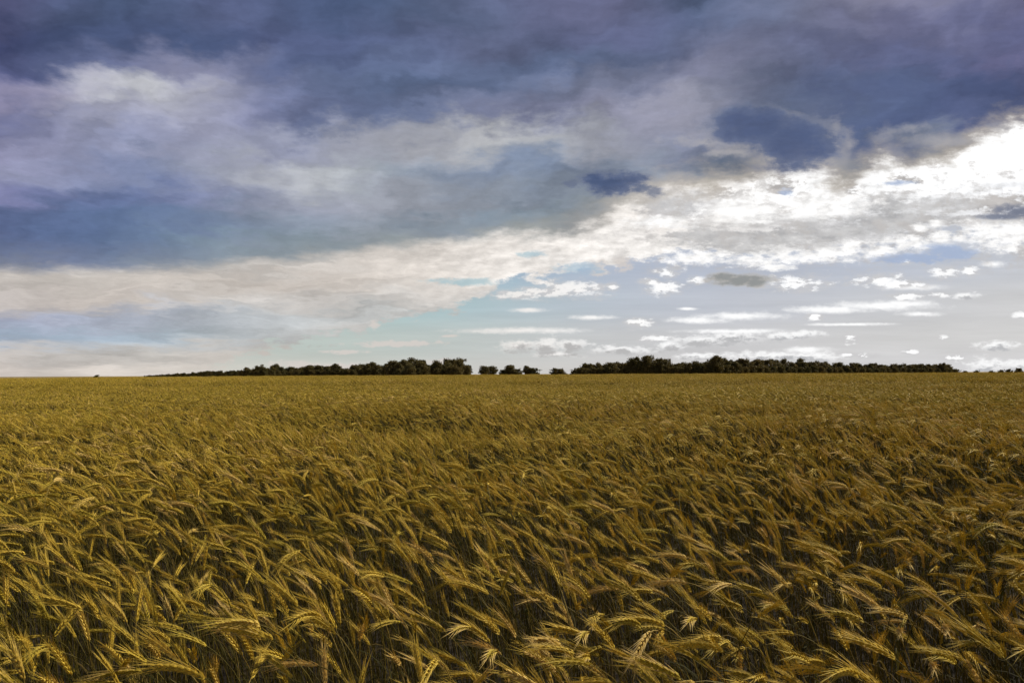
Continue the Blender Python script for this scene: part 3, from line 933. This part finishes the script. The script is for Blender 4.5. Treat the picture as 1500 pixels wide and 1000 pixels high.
# left belt: running away to the left, so it gets lower
L_H = [(210, 1.2), (232, 2.4), (250, 3.4), (300, 6.5), (350, 9), (372, 13), (385, 16), (420, 14), (480, 15), (520, 15), (545, 17), (566, 18), (575, 21), (602, 23), (630, 20), (660, 22), (672, 23), (682, 15), (690, 9)]
L_SEG = [(250, 'at the vanishing left tip of the left belt'), (300, 'in the low far stretch of the left belt'), (350, 'where the left belt begins to thicken'), (400, 'under the first tall tops of the left belt'), (450, 'in the even middle stretch of the left belt'),
         (500, 'just right of the middle of the left belt'), (550, 'beside the bare poplars of the left belt'), (600, 'right of the bare poplars in the left belt'), (640, 'in the tall dense block of the left belt'), (700, 'at the blunt right end of the left belt')]
def seg(lst, x):
    for e, s in lst:
        if x < e:
            return s
    return lst[-1][1]
x = 212.0
back = False
while x < 688:
    hh = interp(L_H, x)
    dist_ = min(1350.0, 420 * 20 / max(hh, 6.5)) * (1.06 if back else 1.0) + rnd.uniform(-8, 8)
    kind = rnd.choice(['rounded', 'spreading', 'ragged', 'domed', 'twin-topped', 'rounded', 'slender']) if hh > 7 else rnd.choice(['low bushy', 'rounded', 'spreading'])
    plant_tree(x, hh * rnd.uniform(0.70, 1.14), kind, '%s dark tree %s, %s' % (kind.capitalize(), seg(L_SEG, x), 'second row' if back else 'front row'), 'trees of the left belt', dist_, rnd.uniform(0.9, 1.3))
    x += max(3.2, hh * rnd.uniform(0.34, 0.56))
    back = not back
for x, hh, d in ((571, 20, 425), (566, 17, 424), (384, 17, 560), (405, 18, 565), (592, 15, 418)):
    plant_tree(x, hh, 'bare', {571: 'Thin half-bare poplar in the notch of the left belt', 566: 'Shorter half-bare poplar left of its taller twin in the left belt', 384: 'Sparse spindly tree above the low stretch of the left belt', 405: 'Sparse tall tree near the first tops of the left belt', 592: 'Sparse tree right of the notch in the left belt'}[x], 'half-bare trees of the left belt', d, 0.8)
for x, hh, k, w_ in ((602, 25, 'slender', 1.25), (672, 25, 'domed', 0.9), (655, 24, 'twin-topped', .9), (577, 21, 'slender', 1.2), (618, 22, 'ragged', 1.0), (640, 22, 'rounded', .9), (684, 13, 'rounded', .9)):
    plant_tree(x, hh, k, {602: 'Tallest pointed tree in the left belt, dark and slender', 672: 'Tall domed tree closing the right end of the left belt', 655: 'Tall twin-topped tree beside the domed end tree of the left belt', 577: 'Dark narrow tree right beside the bare poplar',
                             618: 'Ragged tall tree right of the tallest pointed one', 640: 'Round tall tree between the ragged and the twin-topped one', 684: 'Low round tree stepping down at the right end of the left belt'}[x], 'trees of the left belt', 415 + rnd.uniform(-6, 6), w_)

# the lone clumps in the gap
for x, hh, k, lab in ((709, 13, 'rounded', 'First lone round tree in the gap, just right of the left belt'), (721, 12.5, 'domed', 'Domed tree touching the first lone tree in the gap'),
                      (738, 7, 'low bushy', 'Low bush at the left foot of the middle clump in the gap'), (747, 13.5, 'rounded', 'Tallest round tree of the middle clump in the gap'), (757, 8, 'low bushy', 'Low bush between the two trees of the middle clump'),
                      (772, 12, 'ragged', 'Ragged tree in the right half of the middle clump'), (781, 9, 'low bushy', 'Bush at the right foot of the middle clump in the gap'), (812, 9, 'domed', 'Small lone round tree just left of the right belt'), (821, 8, 'low bushy', 'Small bush leaning on the lone round tree left of the right belt')):
    plant_tree(x, hh, k, lab, 'trees and bushes standing in the gap between the belts', 430 + rnd.uniform(-8, 8), 1.3)

# right belt
R_H = [(838, 5), (846, 9), (858, 14), (870, 17), (900, 18), (920, 20), (928, 25), (950, 26), (962, 21), (985, 20), (1012, 19), (1035, 22), (1050, 25), (1062, 21), (1085, 22), (1110, 20), (1150, 20), (1200, 18), (1230, 16), (1290, 15), (1318, 16), (1345, 12), (1375, 14), (1388, 13), (1396, 8), (1403, 4)]
R_SEG = [(868, 'on the rounded left shoulder of the right belt'), (918, 'left of the highest hump of the right belt'), (962, 'in the highest hump of the right belt'), (1028, 'between the two humps of the right belt'), (1066, 'in the second hump of the right belt'), (1110, 'just right of the second hump of the right belt'),
         (1160, 'in the even middle of the right belt'), (1210, 'where the right belt starts to sink'), (1260, 'in the sinking right half of the right belt'), (1310, 'in the low stretch of the right belt'), (1350, 'before the right tip of the right belt'), (1420, 'at the tapering right tip of the right belt')]
x = 842.0
while x < 1402:
    hh = interp(R_H, x)
    dist_ = (430 + 260 * max(0, (x - 1050) / 350) ** 1.2) * (1.05 if back else 1.0) + rnd.uniform(-6, 6)
    kind = rnd.choice(['rounded', 'spreading', 'ragged', 'domed', 'twin-topped', 'rounded', 'domed', 'slender']) if hh > 9 else 'low bushy'
    plant_tree(x, hh * rnd.uniform(0.74, 1.10), kind, '%s brownish %s %s, %s' % (kind.capitalize(), 'bush' if kind == 'low bushy' else 'tree', seg(R_SEG, x), 'second row' if back else 'front row'), 'trees of the right belt', dist_, rnd.uniform(0.95, 1.3))
    x += max(4.0, hh * rnd.uniform(0.34, 0.55))
    back = not back
for x, hh, k, w_ in ((930, 26, 'domed', 1.0), (946, 26, 'ragged', 1.0), (1049, 26, 'spreading', .9), (1381, 15, 'domed', 1.0), (1172, 22, 'twin-topped', 1.0), (1085, 22, 'ragged', 0.8)):
    plant_tree(x, hh, k, {930: 'Highest domed tree, crowning the hump of the right belt', 946: 'Ragged high tree right beside the domed crown of the right belt', 1049: 'Broad high tree topping the second hump of the right belt', 1381: 'Round tree standing out near the right tip of the right belt',
                             1172: 'Twin-topped tree rising from the even middle of the right belt', 1085: 'Ragged tree sticking out just right of the second hump'}[x], 'trees of the right belt', interp([(830, 425), (1050, 425), (1400, 680)], x), w_)

# undergrowth closing the foot of both belts
for x0_, x1_, step_, hts, segs_, side_ in ((300, 688, 9.0, L_H, L_SEG, 'left'), (850, 1392, 10.0, R_H, R_SEG, 'right')):
    x = x0_
    while x < x1_:
        hh = interp(hts, x)
        d = min(1300.0, 415 * 20 / max(hh, 6.5)) if side_ == 'left' else 424 + 255 * max(0, (x - 1050) / 350) ** 1.2
        plant_tree(x, hh * rnd.uniform(0.42, 0.62), 'low bushy', 'Low %s bush %s' % ('dark', seg(segs_, x)), 'bushes at the foot of the %s belt' % side_, d, 0.9)
        x += step_ * rnd.uniform(0.8, 1.2)

# scattered bushes on the skyline at both edges
for x, hh, lab in ((141, 3.0, 'Tiny lone bush on the skyline left of the left belt'), (1414, 2.5, 'Tiny bush just beyond the right tip of the right belt'), (1430, 3.0, 'Small bush second beyond the tip of the right belt'), (1452, 2.6, 'Small bush midway between the right belt and the frame edge'),
                   (1466, 4.0, 'Low bush left of the bigger ones at the right frame edge'), (1478, 5.0, 'Bush next to the biggest one at the right frame edge'), (1492, 6.5, 'Biggest bush on the skyline at the right frame edge')):
    plant_tree(x, hh, 'low bushy', lab, 'lone bushes on the skyline', 620, 1.1)
print('points', len(mass), 'objects', len(scene.objects))
